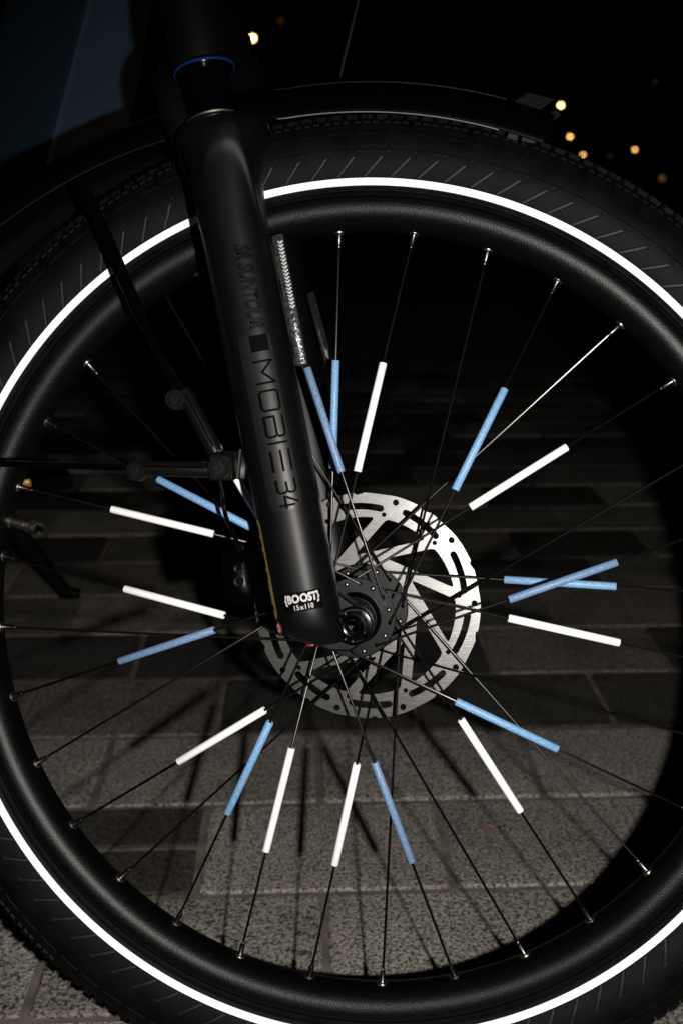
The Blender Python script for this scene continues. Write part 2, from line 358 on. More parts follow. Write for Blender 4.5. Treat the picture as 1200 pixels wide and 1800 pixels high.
# moulded line near the shoulder, bead ridge
MB().lathe([(0.3478, tz(.3478)), (0.3481, tz(.3481) + .0004), (0.3484, tz(.3484))], 256).build('mould_line', 'rubber', tyre)
MB().lathe([(0.3188, tz(.3188) + .0001), (0.3195, tz(.3195) + .0006), (0.3202, tz(.3202) + .0001)], 256).build('bead_ridge', 'rubber', tyre)
NT = 104; DT = 2 * pi / NT
def on_tyre(r, da, h=0.0, side=1):                      # point on the tyre skin, raised by h
    z = tz(r); z2 = tz(min(r + .001, .3771)); nr, nz = -(z2 - z), .001; ln = hypot(nr, nz); nr, nz = nr / ln, nz / ln
    rr = r + nr * h; return V((rr * cos(da), rr * sin(da), side * (z + nz * h)))
def patch(corners, h0, h1, side=1, n=4):                # raised block from 4 (r, angle) corners
    m = MB(); P = []; 
    for (h, sh) in ((h0, 0.0), (h1, 0.10)):
        cr = sum(c[0] for c in corners) / 4; ca = sum(c[1] for c in corners) / 4
        for (r, a) in corners: P.append(on_tyre(r + (cr - r) * sh, a + (ca - a) * sh, h, side))
    m.add(P, [(4, 5, 6, 7), (0, 1, 5, 4), (1, 2, 6, 5), (2, 3, 7, 6), (3, 0, 4, 7)]); return m
def rot_z(a): return Matrix.Rotation(a, 4, 'Z')
# one of each piece, then shared copies round the near side
ribm = MB()
P = []; RS = ((-.0004, 0.0), (.0, .0008), (.0006, .0003), (.0030, .0003), (.0036, .0008), (.0040, 0.0))
for (r, da, fd) in ((0.3290, 0.0, 1), (0.335, -0.018, 1), (0.341, -0.036, .6), (0.3465, -0.053, .05)):
    for s_, h in RS: P.append(on_tyre(r, da + s_ / r, h * fd))
ribm.add(P, [(i * 6 + k, i * 6 + k + 1, (i + 1) * 6 + k + 1, (i + 1) * 6 + k) for i in range(3) for k in range(5)])
rib0 = ribm.build('sidewall_rib', 'rubber_rib', tyre)
blk0 = patch([(0.3592, -DT * .44), (0.3592, DT * .40), (0.3672, DT * .62), (0.3672, -DT * .24)], -0.0002, 0.0011).build('shoulder_block', 'rubber', tyre, smooth=False)
dash = MB()
dash0 = patch([(0.3692, -DT * .12), (0.3692, DT * .09), (0.3722, DT * .11), (0.3722, -DT * .10)], -0.0004, 0.0017).build('tread_knob', 'rubber', tyre, smooth=False)
PHI0 = 0.6 * DT
for k in range(NT):
    a = PHI0 + k * DT
    vis = -1.2 < a - 0 < 3.6 or True
    if k == 0: rib0.matrix_basis = rot_z(a); blk0.matrix_basis = rot_z(a)
    else: share(rib0, tyre, rot_z(a)); share(blk0, tyre, rot_z(a))
kn = 0
for k in range(NT):
    for j in range(3):
        a = PHI0 + k * DT + (j - 1) * DT * .30 + DT * .1
        if sin(a) < -0.75: continue                      # the bottom of the wheel is outside the picture
        if kn == 0: dash0.matrix_basis = rot_z(a)
        elif kn < 290: share(dash0, tyre, rot_z(a))
        kn += 1
# the rest of the tread: centre knobs, far shoulder and moulding hairs as one mass
ct = MB(); rnd = random.Random(3)
for k in range(NT * 2):
    a = k * DT / 2
    for (z0, z1, off) in ((-.0065, .0, 0), (.0008, .0065, .5), (.0085, .0135, .2), (-.0135, -.0085, .7)):
        P = []
        for h in (0.3768, 0.3808):
            for (zz, aa) in ((z0, -.011), (z1, -.011), (z1, .009), (z0, .009)):
                rr = h - abs(zz) ** 2 * 17 + (.0 if h > .378 else -.002); A_ = a + off * DT / 2 + aa + zz * .6; P.append((rr * cos(A_), rr * sin(A_), zz))
        ct.add(P, [(4, 5, 6, 7), (0, 1, 5, 4), (1, 2, 6, 5), (2, 3, 7, 6), (3, 0, 4, 7)])
for k in range(NT):
    a = k * DT
    for m_ in (patch([(0.3592, a - DT * .44), (0.3592, a + DT * .40), (0.3672, a + DT * .62), (0.3672, a - DT * .24)], -0.0002, 0.0011, -1), patch([(0.3690, a - DT * .4), (0.3690, a + DT * .4), (0.3735, a + DT * .4), (0.3735, a - DT * .4)], -.0004, .0026, -1)):
        ct.add(m_.v, m_.f)
ct.build('centre_tread', 'rubber', tyre, smooth=False, kind='stuff')
hr = MB()
for k in range(430):
    a = rnd.uniform(0, 2 * pi); r = rnd.choice([.3715, .3735, .3755, .379]); z = tz(min(r, .377)) if r < .378 else rnd.uniform(-.012, .012)
    p0 = V((r * cos(a), r * sin(a), z)); n_ = V((cos(a + rnd.uniform(-.5, .5)), sin(a + rnd.uniform(-.5, .5)), rnd.uniform(0, .7))).normalized()
    hr.tube([p0, p0 + n_ * rnd.uniform(.003, .0065)], [.00035, .0002], 3)
hr.build('rubber_hair', 'rubber', tyre, kind='stuff')
# raised lettering band and small marks moulded into the sidewall are too faint to read: fine concentric lines only
# --- hub
hub_prof = [(0.0, 0.0605), (0.010, 0.0605), (0.0125, 0.060), (0.0150, 0.0585), (0.0155, 0.050), (0.0168, 0.0495), (0.0172, 0.044), (0.0190, 0.0415), (0.0195, 0.0385), (0.0165, 0.030), (0.0155, 0.010), (0.0185, -0.012), (0.0225, -0.020), (0.0225, -0.032), (0.018, -0.0345), (0.018, -0.056), (0.0, -0.056)]
hub = part(MB().lathe(hub_prof, 72).build('hub', 'anodised_black', angle=35))
FN, ZN, FF, ZF = 0.0256, 0.0362, 0.0305, -0.0250
PH = R(3.1528)
def nip_ang(k): return -pi / 2 - R(11.25) * k + PH
def hole_ang(k): return nip_ang(k) + (R(67.5) if k % 4 in (0, 1) else -R(67.5))
def flange(RH, zc, ks, th=.0017):
    out = [(RH + .0042) * 1.0] ; loops = [[((RH + .0040) * cos(2 * pi * i / 96), (RH + .0040) * sin(2 * pi * i / 96)) for i in range(96)], [(.012 * cos(2 * pi * i / 32), .012 * sin(2 * pi * i / 32)) for i in range(32)]]
    for k in ks:
        a = hole_ang(k); loops.append([(RH * cos(a) + .0016 * cos(2 * pi * i / 12), RH * sin(a) + .0016 * sin(2 * pi * i / 12)) for i in range(12)])
    me = curve_mesh(loops, th, .0003, 'flange'); me.transform(Matrix.Translation((0, 0, zc))); me.shade_smooth(); me.set_sharp_from_angle(angle=R(30))
    return link('flange', me, 'anodised_black', hub)
flange(FN, ZN, range(1, 32, 2)); flange(FF, ZF, range(0, 32, 2))
for RH, zc in ((FN, ZN), (FF, ZF)):                     # lighter metal rings that put a highlight on the flange edges
    MB().lathe([(RH + .0036, zc + .0021), (RH + .0041, zc + .0019), (RH + .0045, zc + .0013), (RH + .0045, zc + .0004)], 96).build('flange_glint', 'flange_highlight', hub)
for (r, z) in ((0.0163, 0.0545), (0.0160, 0.0510), (0.0178, 0.0465)):
    MB().lathe([(r - .0006, z - .0006), (r, z), (r - .0006, z + .0006), (r - .002, z)], 64, closed=True).build('seal_ring', 'steel' if r < .017 else 'gloss_black', hub)
# --- spokes, nipples, heads
head0 = MB().lathe([(0.0, .0016), (.0010, .0014), (.0017, .0008), (.0020, 0.0), (.0020, -.0006)], 12).build('spoke_head', 'bright_steel', hub)
nipm = MB().lathe([(0.0, -.0125), (.0011, -.0122), (.0013, -.0115), (.0013, -.0105), (.0021, -.0098), (.0021, -.003), (.0026, -.002), (.0028, -.001), (.0026, .0020), (.0024, .004)], 12)
wash0 = MB().lathe([(.0026, -.0020), (.0036, -.0019), (.0043, -.0013), (.0046, -.0004), (.0044, .0010)], 20).build('nipple_washer', 'bright_steel', rim, angle=30)
nip0 = nipm.build('nipple', 'steel', rim, angle=30)
sl_len = 0.085
def sleeve(mt):
    m = MB(); ro, ri = .0030, .0021; n = 22; g0 = .30
    prof = []
    P = []; zz = (0.0, 0.0004, sl_len - .0004, sl_len)
    for i, z in enumerate(zz):
        rr = ro - (.0003 if i in (0, 3) else 0)
        for k in range(n): a = g0 + (2 * pi - 2 * g0) * k / (n - 1); P.append((rr * cos(a), rr * sin(a), z))
    for i, z in ((0, zz[3]), (1, zz[0])):
        for k in range(n): a = g0 + (2 * pi - 2 * g0) * k / (n - 1); P.append((ri * cos(a), ri * sin(a), z))
    F = [(i * n + k, i * n + k + 1, (i + 1) * n + k + 1, (i + 1) * n + k) for i in range(5) for k in range(n - 1)]
    F += [(5 * n + k, 5 * n + k + 1, k + 1, k) for k in range(n - 1)]
    F += [(0, n, 2 * n, 3 * n, 4 * n, 5 * n), (n - 1, 6 * n - 1, 5 * n - 1, 4 * n - 1, 3 * n - 1, 2 * n - 1)]
    m.add(P, F); me = bpy.data.meshes.new('spoke_reflector'); me.from_pydata(m.v, [], m.f)
    bm = bmesh.new(); bm.from_mesh(me); bmesh.ops.recalc_face_normals(bm, faces=bm.faces); bm.to_mesh(me); bm.free(); me.update()
    me.shade_smooth(); me.set_sharp_from_angle(angle=R(50)); me.materials.append(M[mt]); return me
def slv_m(d):
    x = V((0, 0, -1)); x = (x - d * x.dot(d)).normalized(); x = Matrix.Rotation(random.uniform(-.9, .9), 3, d) @ x; y = d.cross(x)
    return Matrix((x, y, d)).transposed().to_4x4()
SM = {'W': sleeve('reflective_white'), 'B': sleeve('reflective_blue'), 'D': sleeve('reflective_blue_off_angle')}
SLV = {1: ('W', 197), 2: ('W', 209), 3: ('B', 189), 5: ('W', 186), 7: ('D', 194), 9: ('W', 186), 10: ('W', 217), 11: ('B', 188), 13: ('W', 190), 15: ('D', 192), 16: ('B', 197), 17: ('W', 192), 19: ('B', 203), 21: ('W', 201), 23: ('D', 197), 24: ('B', 196), 25: ('W', 196), 27: ('B', 180), 29: ('W', 193), 31: ('D', 195)}
first = True
for k in range(32):
    near = k % 2 == 1; RH, zc = (FN, ZN) if near else (FF, ZF)
    a, h = nip_ang(k), hole_ang(k)
    # alternate spokes pass outside / inside the flange
    outside = (k % 4 in (0, 3)); side = 1 if near else -1
    e = .0027 * side * (1 if outside else -1)
    N = V((.2955 * cos(a), .2955 * sin(a), 0)); Hh = V((RH * cos(h), RH * sin(h), zc + e)); thr = V((RH * cos(h), RH * sin(h), zc - e * 1.2))
    d = (N - Hh).normalized()
    MB().tube([thr, Hh - V((0, 0, e * .35)), Hh + d * .0028, N - d * .008], .00102, 8).build('spoke', 'spoke_black', rim)
    # head on the other face of the flange
    zax = V((0, 0, -side if outside else side)); mt = Matrix.Translation(V((RH * cos(h), RH * sin(h), zc + zax.z * .0019))) @ (Matrix.Identity(4) if zax.z > 0 else Matrix.Rotation(pi, 4, 'X'))
    q = d.to_track_quat('Z', 'Y').to_matrix().to_4x4(); tn = Matrix.Translation(V((.2938 * cos(a), .2938 * sin(a), 0))) @ q
    if first: head0.matrix_basis = mt; nip0.matrix_basis = tn; wash0.matrix_basis = tn; first = False
    else: share(head0, hub, mt); share(nip0, rim, tn); share(wash0, rim, tn)
    if k in SLV:
        c, ro = SLV[k]; ro /= 1000
        # place along the spoke where its distance from the axle is ro
        lo, hi = 0.0, (N - Hh).length
        for _ in range(40):
            md = (lo + hi) / 2; q_ = Hh + d * md
            if hypot(q_.x, q_.y) < ro: lo = md
            else: hi = md
        o = bpy.data.objects.new('spoke_reflector', SM[c]); col.objects.link(o); o.parent = rim
        o['label'] = 'white reflective sleeve clipped on a spoke' if c == 'W' else 'blue reflective sleeve clipped on a spoke'
        o.matrix_basis = Matrix.Translation(Hh + d * (lo - sl_len)) @ slv_m(d)
# --- valve
va = nip_ang(9.5); vd = V((-cos(va), -sin(va), 0)); v0 = V((.2935 * cos(va), .2935 * sin(va), 0))
vx = (V((-sin(va), cos(va), 0)), V((0, 0, 1)), vd)
MB().lathe([(.0052, -.001), (.0052, .0015), (.0040, .002), (.0040, .0135), (.0036, .014), (.0036, .0185), (.0026, .019), (.0026, .0225), (.0, .0228)], 20, v0, vx).build('valve', 'brass_dull', rim, angle=30)
MB().lathe([(.0050, .0150), (.0054, .0152), (.0054, .0205), (.0050, .021), (.0048, .0265), (.0038, .0292), (.002, .0303), (0, .0306)], 24, v0, vx).build('valve_cap', 'clear_plastic', rim, angle=30)

# --- brake rotor
def rotor():
    Ro = .0919; loops = []; out = []
    for i in range(720):
        a = 2 * pi * i / 720; dg = (math.degrees(a) - 19) % 36
        r = Ro
        if dg < 5: r = Ro - .0020 * (dg / 5) ** .7 if dg < 3.8 else Ro - .0020 * (1 - (dg - 3.8) / 1.2)
        elif dg > 20: r = Ro - .0006 * sin((dg - 20) / 16 * pi)
        out.append((r * cos(a), r * sin(a)))
    loops.append(out)
    def circ(r, deg, rad, n=14): loops.append([(r * cos(R(deg)) + rad * cos(2 * pi * i / n), r * sin(R(deg)) + rad * sin(2 * pi * i / n)) for i in range(n)])
    S = .0919 / 203.5                                   # photo pixels -> metres on the rotor
    for j in range(10):
        d0 = 36 * j
        circ(193 * S, 38 + d0, 5.6 * S); circ(167 * S, 43 + d0, 4.2 * S)
        # curved slot in the brake track
        L = []; n = 12; r0, r1 = 181.5 * S, 177 * S; hw = 6.0 * S
        for i in range(n + 1):
            t = i / n; a = R(31 - 21.5 * t + d0); r = r0 + (r1 - r0) * t; L.append(((r + hw) * cos(a), (r + hw) * sin(a)))
        for i in range(1, 5):
            a = R(9.5 + d0); ca = pi * i / 5; tx = -sin(a); ty = cos(a)
            L.append((r1 * cos(a) + hw * (cos(ca) * cos(a) - sin(ca) * tx), r1 * sin(a) + hw * (cos(ca) * sin(a) - sin(ca) * ty)))
        for i in range(n + 1):
            t = 1 - i / n; a = R(31 - 21.5 * t + d0); r = r0 + (r1 - r0) * t; L.append(((r - hw) * cos(a), (r - hw) * sin(a)))
        for i in range(1, 5):
            a = R(31 + d0); ca = pi + pi * i / 5; tx = -sin(a); ty = cos(a)
            L.append((r0 * cos(a) + hw * (cos(ca) * cos(a) - sin(ca) * tx), r0 * sin(a) + hw * (cos(ca) * sin(a) - sin(ca) * ty)))
        loops.append(L)
        # opening between two arms: arms are tangent to a small circle round the hub
        rt = 84 * S; hwid = 8.8 * S; rin = 160 * S
        def arm(node_deg, off):                          # line through the node, tangent to circle rt; returns (point, direction to hub)
            a = R(node_deg); nx, ny = 167 * S * cos(a), 167 * S * sin(a); th = a + pi - math.asin(rt / (167 * S))
            dx, dy = cos(th), sin(th); return V((nx - dy * off, ny + dx * off)), V((dx, dy))
        pA, dA = arm(43 + d0, hwid); pB, dB = arm(43 - 36 + d0, -hwid)     # bounding edges of the gap between arm j and arm j-1
        pA, dA = arm(43 + d0, hwid); pB, dB = arm(7 + d0, -hwid)
        def hit_r(p, dd, rad, far=False):
            b_ = p.dot(dd); c_ = p.dot(p) - rad * rad; disc = b_ * b_ - c_
            if disc < 0: return None
            return p + dd * (-b_ - sqrt(disc))
        A1 = hit_r(pA, dA, rin); B1 = hit_r(pB, dB, rin)
        # inner corner: where the two edges come together
        den = dA.x * dB.y - dA.y * dB.x
        t = ((pB.x - pA.x) * dB.y - (pB.y - pA.y) * dB.x) / den; I = pA + dA * t
        tri = [A1, I, B1]
        aA, aB = atan2(A1.y, A1.x), atan2(B1.y, B1.x)
        if aA < aB: aA += 2 * pi
        pts = [A1, I, B1] + [V((rin * cos(aB + (aA - aB) * i / 10), rin * sin(aB + (aA - aB) * i / 10))) for i in range(1, 10)]
        # round the corners
        res = []; n = len(pts)
        for i, p in enumerate(pts):
            if i in (0, 1, 2):
                rr = 9 * S; u1 = (pts[i - 1] - p); u2 = (pts[(i + 1) % n] - p)
                l1 = min(rr, u1.length * .8); l2 = min(rr, u2.length * .8); q0 = p + u1.normalized() * l1; q2 = p + u2.normalized() * l2
                for k in range(6): t = k / 5; res.append(q0 * (1 - t) ** 2 + p * 2 * t * (1 - t) + q2 * t * t)
            else: res.append(p)
        loops.append([(p.x, p.y) for p in res])
    loops.append([(.018 * cos(2 * pi * i / 40), .018 * sin(2 * pi * i / 40)) for i in range(40)])
    me = curve_mesh(loops, .0009, 0, 'brake_rotor'); me.transform(Matrix.Translation((0, 0, -.0395)))
    return me
brake_rotor = part(link('brake_rotor', rotor(), 'brushed_steel'))
brake_rotor['label'] = 'brushed steel brake disc with slots and round holes'
MB().lathe([(.016, -.0382), (.030, -.0382), (.0325, -.0376), (.0325, -.0355), (.030, -.0345), (.022, -.033)], 48).build('carrier', 'anodised_black', brake_rotor, angle=30)
for j in range(6):
    a = 2 * pi * j / 6 + .3
    MB().lathe([(.0, -.0312), (.0012, -.0312), (.0013, -.0322), (.0036, -.0324), (.0038, -.0345)], 12, (.026 * cos(a), .026 * sin(a), 0)).build('bolt', 'anodised_black', brake_rotor, angle=30)

# --- fork
ZL = 0.078; LR = 0.0236
A0 = wp(412, 400, ZL); A1 = wp(531, 1020, ZL); ux = (A0 - A1).normalized()            # leg axis, pointing up
ex = V((ux.y, -ux.x, 0)).normalized()                                                    # towards the front of the bike
def leg_pt(s, z=ZL): p = A1 + ux * s; return V((p.x, p.y, z))
S_AX = -A1.dot(ux)                                                                       # level with the axle
def leg_s(py):                                                                           # photo row -> position on the leg
    lo, hi = -0.1, 0.6
    o = RW.transposed() @ (-TW)
    for _ in range(50):
        md = (lo + hi) / 2; c = RW @ leg_pt(md, ZL + LR * .9) + TW
        if 900 + FPX * c.y / c.z > py: lo = md
        else: hi = md
    return lo
S_TOP = leg_s(204)
def leg_mesh(zc, sgn):
    prof = [(-.0475, .0095, .009, .0125), (-.0450, .0135, .0125, .0095), (-.0410, .0180, .0165, .0055), (-.0365, .0212, .0198, .0022), (-.0305, .0231, .0228, .0004), (-.02, LR, LR, 0), (.0, LR, LR, 0), (.10, LR, LR, 0), (.20, LR, LR, 0), (.245, LR, LR, 0), (.265, .0242, LR, .0), (.285, .0252, LR, .001), (.300, .0268, LR, .002), (.320, .0305, LR, .003), (S_TOP - .014, .0345, .0225, .004), (S_TOP - .005, .0335, .0212, .004), (S_TOP, .029, .0200, .003), (S_TOP + .0004, .0175, .0175, 0)]
    fine = []
    for (p, q) in zip(prof, prof[1:]):
        k_ = max(1, int(round((q[0] - p[0]) / .0016))) if p[0] > .19 else 1
        fine += [tuple(a + (b - a) * i / k_ for a, b in zip(p, q)) for i in range(k_)]
    fine.append(prof[-1]); prof = fine
    m = MB(); n = 112; P = []; fc = atan2((RW.transposed() @ (-TW)).z - ZL, .12)
    for (s, rx, rz, dx) in prof:
        c = leg_pt(s, zc) + ex * dx
        for k in range(n):
            a = 2 * pi * k / n; ca, sa = cos(a), sin(a); pw = .9
            df = (a - fc + pi) % (2 * pi) - pi; sb_ = .312 - .040 * min(1.25, abs(df) / .8) ** 2.4; q_ = (s - sb_) / (.0075 if s < sb_ else .016)
            up_ = .0017 * math.exp(-q_ * q_) * max(0.0, 1 - (abs(df) / 1.35) ** 4) * (1.0 if df < 0 else max(0.0, 1 - df / .75))
            P.append(c + ex * (rx * math.copysign(abs(ca) ** pw, ca) + up_ * ca) + V((0, 0, sgn * (rz * math.copysign(abs(sa) ** pw, sa) + up_ * sa))))
    F = [(i * n + k, i * n + (k + 1) % n, (i + 1) * n + (k + 1) % n, (i + 1) * n + k) for i in range(len(prof) - 1) for k in range(n)]
    F.append(tuple(range(n - 1, -1, -1)))
    return m.add(P, F)
fork = part(leg_mesh(ZL, 1).build('fork', 'fork_black', angle=55))
leg_mesh(-ZL, -1).build('fork_leg', 'fork_black', fork, angle=55)
for sg in (1, -1):
    c = leg_pt(S_TOP, sg * ZL); fr = (ex, V((0, 0, 1)), ux)
    MB().tube([leg_pt(S_TOP - .01, sg * ZL), leg_pt(S_TOP + .12, sg * ZL)], .0168, 40).build('stanchion', 'gloss_black', fork)
    MB().lathe([(.0178, .0), (.0192, .0), (.0198, .0012), (.0192, .0028), (.0178, .0034)], 56, c, fr).build('wiper_seal', 'plastic_black', fork)
    MB().lathe([(.0185, .0030), (.0197, .0028), (.0199, .0040), (.0186, .0044)], 56, c, fr, closed=True).build('wiper_ring', 'wiper_silver', fork)
    # crown socket with the blue ring
    sb = leg_s(112) + .002
    c2 = leg_pt(sb, sg * ZL)
    MB().lathe([(.0168, -.001), (.0205, -.001), (.0212, .0), (.0212, .004)], 56, c2, fr).build('crown_lip', 'gloss_black', fork)
    MB().lathe([(.0210, -.0002), (.0220, .0000), (.0220, .0012), (.0210, .0016)], 56, c2, fr, closed=True).build('blue_ring', 'blue_ring', fork, label='thin bright blue ring round the top of the fork leg')
    MB().tube([leg_pt(sb + .003, sg * ZL), leg_pt(sb + .02, sg * ZL), leg_pt(sb + .06, sg * ZL)], [.0212, .0225, .022], 40).build('crown_socket', 'fork_black', fork)
# crown bridge, steerer, arch
sb = leg_s(112)
cr = MB(); cr.tube(smooth_path([leg_pt(sb + .035, -ZL), leg_pt(sb + .05, -.04), leg_pt(sb + .056, 0), leg_pt(sb + .05, .04), leg_pt(sb + .035, ZL)], 6), [(.022, .018)] * 25, 20, up=ex)
cr.build('crown', 'fork_black', fork)
MB().tube(smooth_path([leg_pt(S_TOP - .03, -ZL + .012) - ex * .018, leg_pt(S_TOP + .03, -.062) - ex * .03, leg_pt(S_TOP + .066, -.03) - ex * .034, leg_pt(S_TOP + .072, 0) - ex * .034, leg_pt(S_TOP + .066, .03) - ex * .034, leg_pt(S_TOP + .03, .062) - ex * .03, leg_pt(S_TOP - .03, ZL - .012) - ex * .018], 5), [(.012, .009)] * 31, 14, up=ex).build('arch', 'fork_black', fork)
# dropouts: plate + boss
def dropout(sg):
    px = [(555, 990), (570, 1004), (579, 1022), (591, 1041), (609, 1056), (627, 1069), (640, 1086), (643, 1106), (634, 1124), (618, 1137), (598, 1138), (580, 1137), (560, 1128), (540, 1118), (522, 1108), (520, 1080), (535, 1030)]
    L = []
    for (x, y) in px:
        q = wp(x, y, .070); L.append((q.x, q.y))
    L2 = []
    n = len(L)
    for i in range(n):
        for k in range(4):
            t = k / 4; p0, p1, p2, p3 = (V(L[(i + j - 1) % n]) for j in range(4))
            q = 0.5 * ((2 * p1) + (p2 - p0) * t + (2 * p0 - 5 * p1 + 4 * p2 - p3) * t * t + (3 * p1 - p0 - 3 * p2 + p3) * t ** 3); L2.append((q.x, q.y))
    me = curve_mesh([L2], .0085, .0018, 'dropout'); me.transform(Matrix.Translation((0, 0, sg * .0675))); me.shade_smooth(); me.set_sharp_from_angle(angle=R(50))
    return link('dropout', me, 'fork_black', fork)
dropout(1); dropout(-1)
bc = wp(620, 1101, .082); bc.z = 0
MB().lathe([(.0138, .070), (.0138, .0805), (.0132, .0818), (.0120, .0820), (.0118, .0800), (.0117, .078)], 64, bc).build('axle_boss', 'gloss_black', fork, angle=30)
MB().lathe([(.0108, .077), (.0108, .0822), (.0100, .0834), (.0078, .0836), (.0072, .0826), (.0062, .0824), (.0056, .0834), (.0046, .0834)] , 64, bc).build('axle_bolt', 'gloss_black', fork, angle=25)
MB().lathe([(.0046, .0834), (.0042, .0826), (.0038, .0800), (0, .079)], 6, bc).build('hex_socket', 'gloss_black', fork, smooth=False)
for j in range(12):
    a = 2 * pi * j / 12
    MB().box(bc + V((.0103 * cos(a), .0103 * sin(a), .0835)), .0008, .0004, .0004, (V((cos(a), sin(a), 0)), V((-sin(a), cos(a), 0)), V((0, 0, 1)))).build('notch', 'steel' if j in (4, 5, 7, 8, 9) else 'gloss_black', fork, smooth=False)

# --- lettering and stickers on the near leg
cw = RW.transposed() @ (-TW)
PHC = atan2(cw.z - ZL, (cw - leg_pt(.12)).dot(ex))      # side of the leg that faces the viewer
def wrap(s, lat, lift): a = PHC - lat / LR; c = leg_pt(s); pw = .9; ca, sa = cos(a), sin(a); return c + ex * ((LR + lift) * math.copysign(abs(ca) ** pw, ca)) + V((0, 0, (LR + lift) * math.copysign(abs(sa) ** pw, sa)))
def wrap_sheet(name, s0, s1, l0, l1, lift, mt, ns=6, nl=12, rad=0.0, label=None, skew=0.0):
    m = MB(); P = []
    for i in range(ns + 1):
        s = s0 + (s1 - s0) * i / ns
        e_ = min(abs(s - s0), abs(s1 - s)); ins = 0.0
        if rad and e_ < rad: ins = rad - sqrt(max(0, rad * rad - (rad - e_) ** 2))
        for j in range(nl + 1): l = l0 + ins + (l1 - l0 - 2 * ins) * j / nl; P.append(wrap(s + skew * l, l, lift))
    m.add(P, [(i * (nl + 1) + j, i * (nl + 1) + j + 1, (i + 1) * (nl + 1) + j + 1, (i + 1) * (nl + 1) + j) for i in range(ns) for j in range(nl)])
    return m.build(name, mt, fork, label=label)
def wrap_text(name, body, size, s, lat, lift, mt, vertical, bold=0.0, spacing=1.0, shear=0.0, sx=1.0, sy=1.0, skew=0.0, label=None):
    me = text_mesh(body, size, bold, spacing, shear)
    bm = bmesh.new(); bm.from_mesh(me)
    bmesh.ops.triangulate(bm, faces=bm.faces); bmesh.ops.subdivide_edges(bm, edges=[e for e in bm.edges if e.calc_length() > .003], cuts=2)
    for v in bm.verts:
        x, y = v.co.x * sx, v.co.y * sy
        v.co = wrap(s - x, lat + y, lift) if vertical else wrap(s + y + skew * (lat + x), lat + x, lift)
    bmesh.ops.recalc_face_normals(bm, faces=bm.faces); bm.to_mesh(me); bm.free()
    return link(name, me, mt, fork, label=label)
s_of = leg_s
# ribbon label with the stroke letters
wrap_sheet('model_label', s_of(898), s_of(588), -.012, .0098, .00012, 'label_grey', 24, 12, .0025, label='satin grey label along the fork leg')
wrap_text('lettering', 'SR SUNTOUR', .0135, (s_of(425) + s_of(588)) / 2, .0015, .0003, 'letter_gloss', True, bold=.00085, spacing=1.0, shear=.25, sx=.72, label='glossy black letters on the fork leg')
wrap_sheet('square_mark', s_of(621), s_of(592), -.0045, .0072, .0004, 'decal_black', 3, 6, label='black square mark on the fork leg')
GL = {'M': [[(0, 0), (0, 1), (.5, .35), (1, 1), (1, 0)]], 'O': [[(.12, 0), (0, .12), (0, .88), (.12, 1), (.88, 1), (1, .88), (1, .12), (.88, 0), (.12, 0)]], 'B': [[(0, .02), (0, .52), (.9, .52), (1, .62), (1, .9), (.88, 1), (0, 1)], [(0, .0), (.88, 0), (1, .1), (1, .4), (.9, .52)]], 'I': [[(.5, 0), (.5, 1)]], 'E': [[(1, 1), (0, 1)], [(1, .5), (0, .5)], [(1, 0), (0, 0)]], '3': [[(0, 1), (.85, 1), (1, .88), (1, .62), (.85, .5), (.2, .5)], [(.85, .5), (1, .38), (1, .12), (.85, 0), (0, 0)]], '4': [[(.75, 0), (.75, .75)], [(1, .28), (0, .28), (.55, 1)]]}
def stroke_letter(ch, y0, y1, l0=-.0048, l1=.0068, wd=.0016):
    m = MB(); sa, sb_ = s_of(y0), s_of(y1)
    for pl in GL[ch]:
        pts = [V((sa + (sb_ - sa) * x, l0 + (l1 - l0) * y)) for x, y in pl]
        den = [pts[0]]
        for p, q in zip(pts, pts[1:]):
            n = max(1, int((q - p).length / .0025)); den += [p + (q - p) * (i / n) for i in range(1, n + 1)]
        for p, q in zip(den, den[1:]):
            d = (q - p).normalized(); nn = V((-d.y, d.x)) * (wd / 2); p2 = p - d * wd * .35; q2 = q + d * wd * .35
            m.add([wrap(z.x, z.y, .00045) for z in (p2 + nn, p2 - nn, q2 - nn, q2 + nn)], [(0, 1, 2, 3)])
    return m.build('letter', 'decal_black', fork, smooth=False, label='thin black letter on the grey label')
for ch, y0, y1 in (('M', 638, 676), ('O', 690, 724), ('B', 735, 770), ('I', 777, 785), ('E', 795, 830), ('3', 846, 868), ('4', 874, 895)): stroke_letter(ch, y0, y1)
sB = s_of(1057)
wrap_sheet('decal', sB - .0068, sB + .0068, -.0160, .0108, .0003, 'decal_black', 3, 16, label='black decal with white lettering low on the fork leg')
wrap_text('decal_text', '{BOOST}', .0074, sB + .0021, -.0026, .0006, 'print_white', False, bold=.0003, spacing=1.05, shear=.05, sx=.76, sy=1.05, label='white word on the black decal')
wrap_text('decal_text', '15x110', .0050, sB - .0040, -.0026, .0006, 'print_white', False, bold=.00006, spacing=1.12, sx=.76, label='small white numbers on the black decal')
lb = -.0285
wrap_sheet('warning_strip', s_of(1082), s_of(905), lb - .0045, lb + .0030, .0003, 'sticker_yellow', 20, 4, .002, label='narrow yellow sticker on the back edge of the fork leg')
for (y0, y1) in ((912, 932), (940, 955), (962, 990), (998, 1012), (1056, 1066)):
    wrap_sheet('strip_text', s_of(y1), s_of(y0), lb - .0028, lb + .0004, .0005, 'decal_black', 4, 2)
def disc_wrap(name, s, lat, r0, r1, lift, mt, label=None):
    m = MB(); n = 24; P = [wrap(s + rr * sin(2 * pi * k / n), lat + rr * cos(2 * pi * k / n), lift) for rr in (r0, r1) for k in range(n)]
    m.add(P, [(k, (k + 1) % n, n + (k + 1) % n, n + k) for k in range(n)]); return m.build(name, mt, fork, label=label)
sr = s_of(1098)
disc_wrap('round_badge', sr, lb + .0015, .0, .0048, .0003, 'sticker_red', 'small round red badge low on the fork leg')
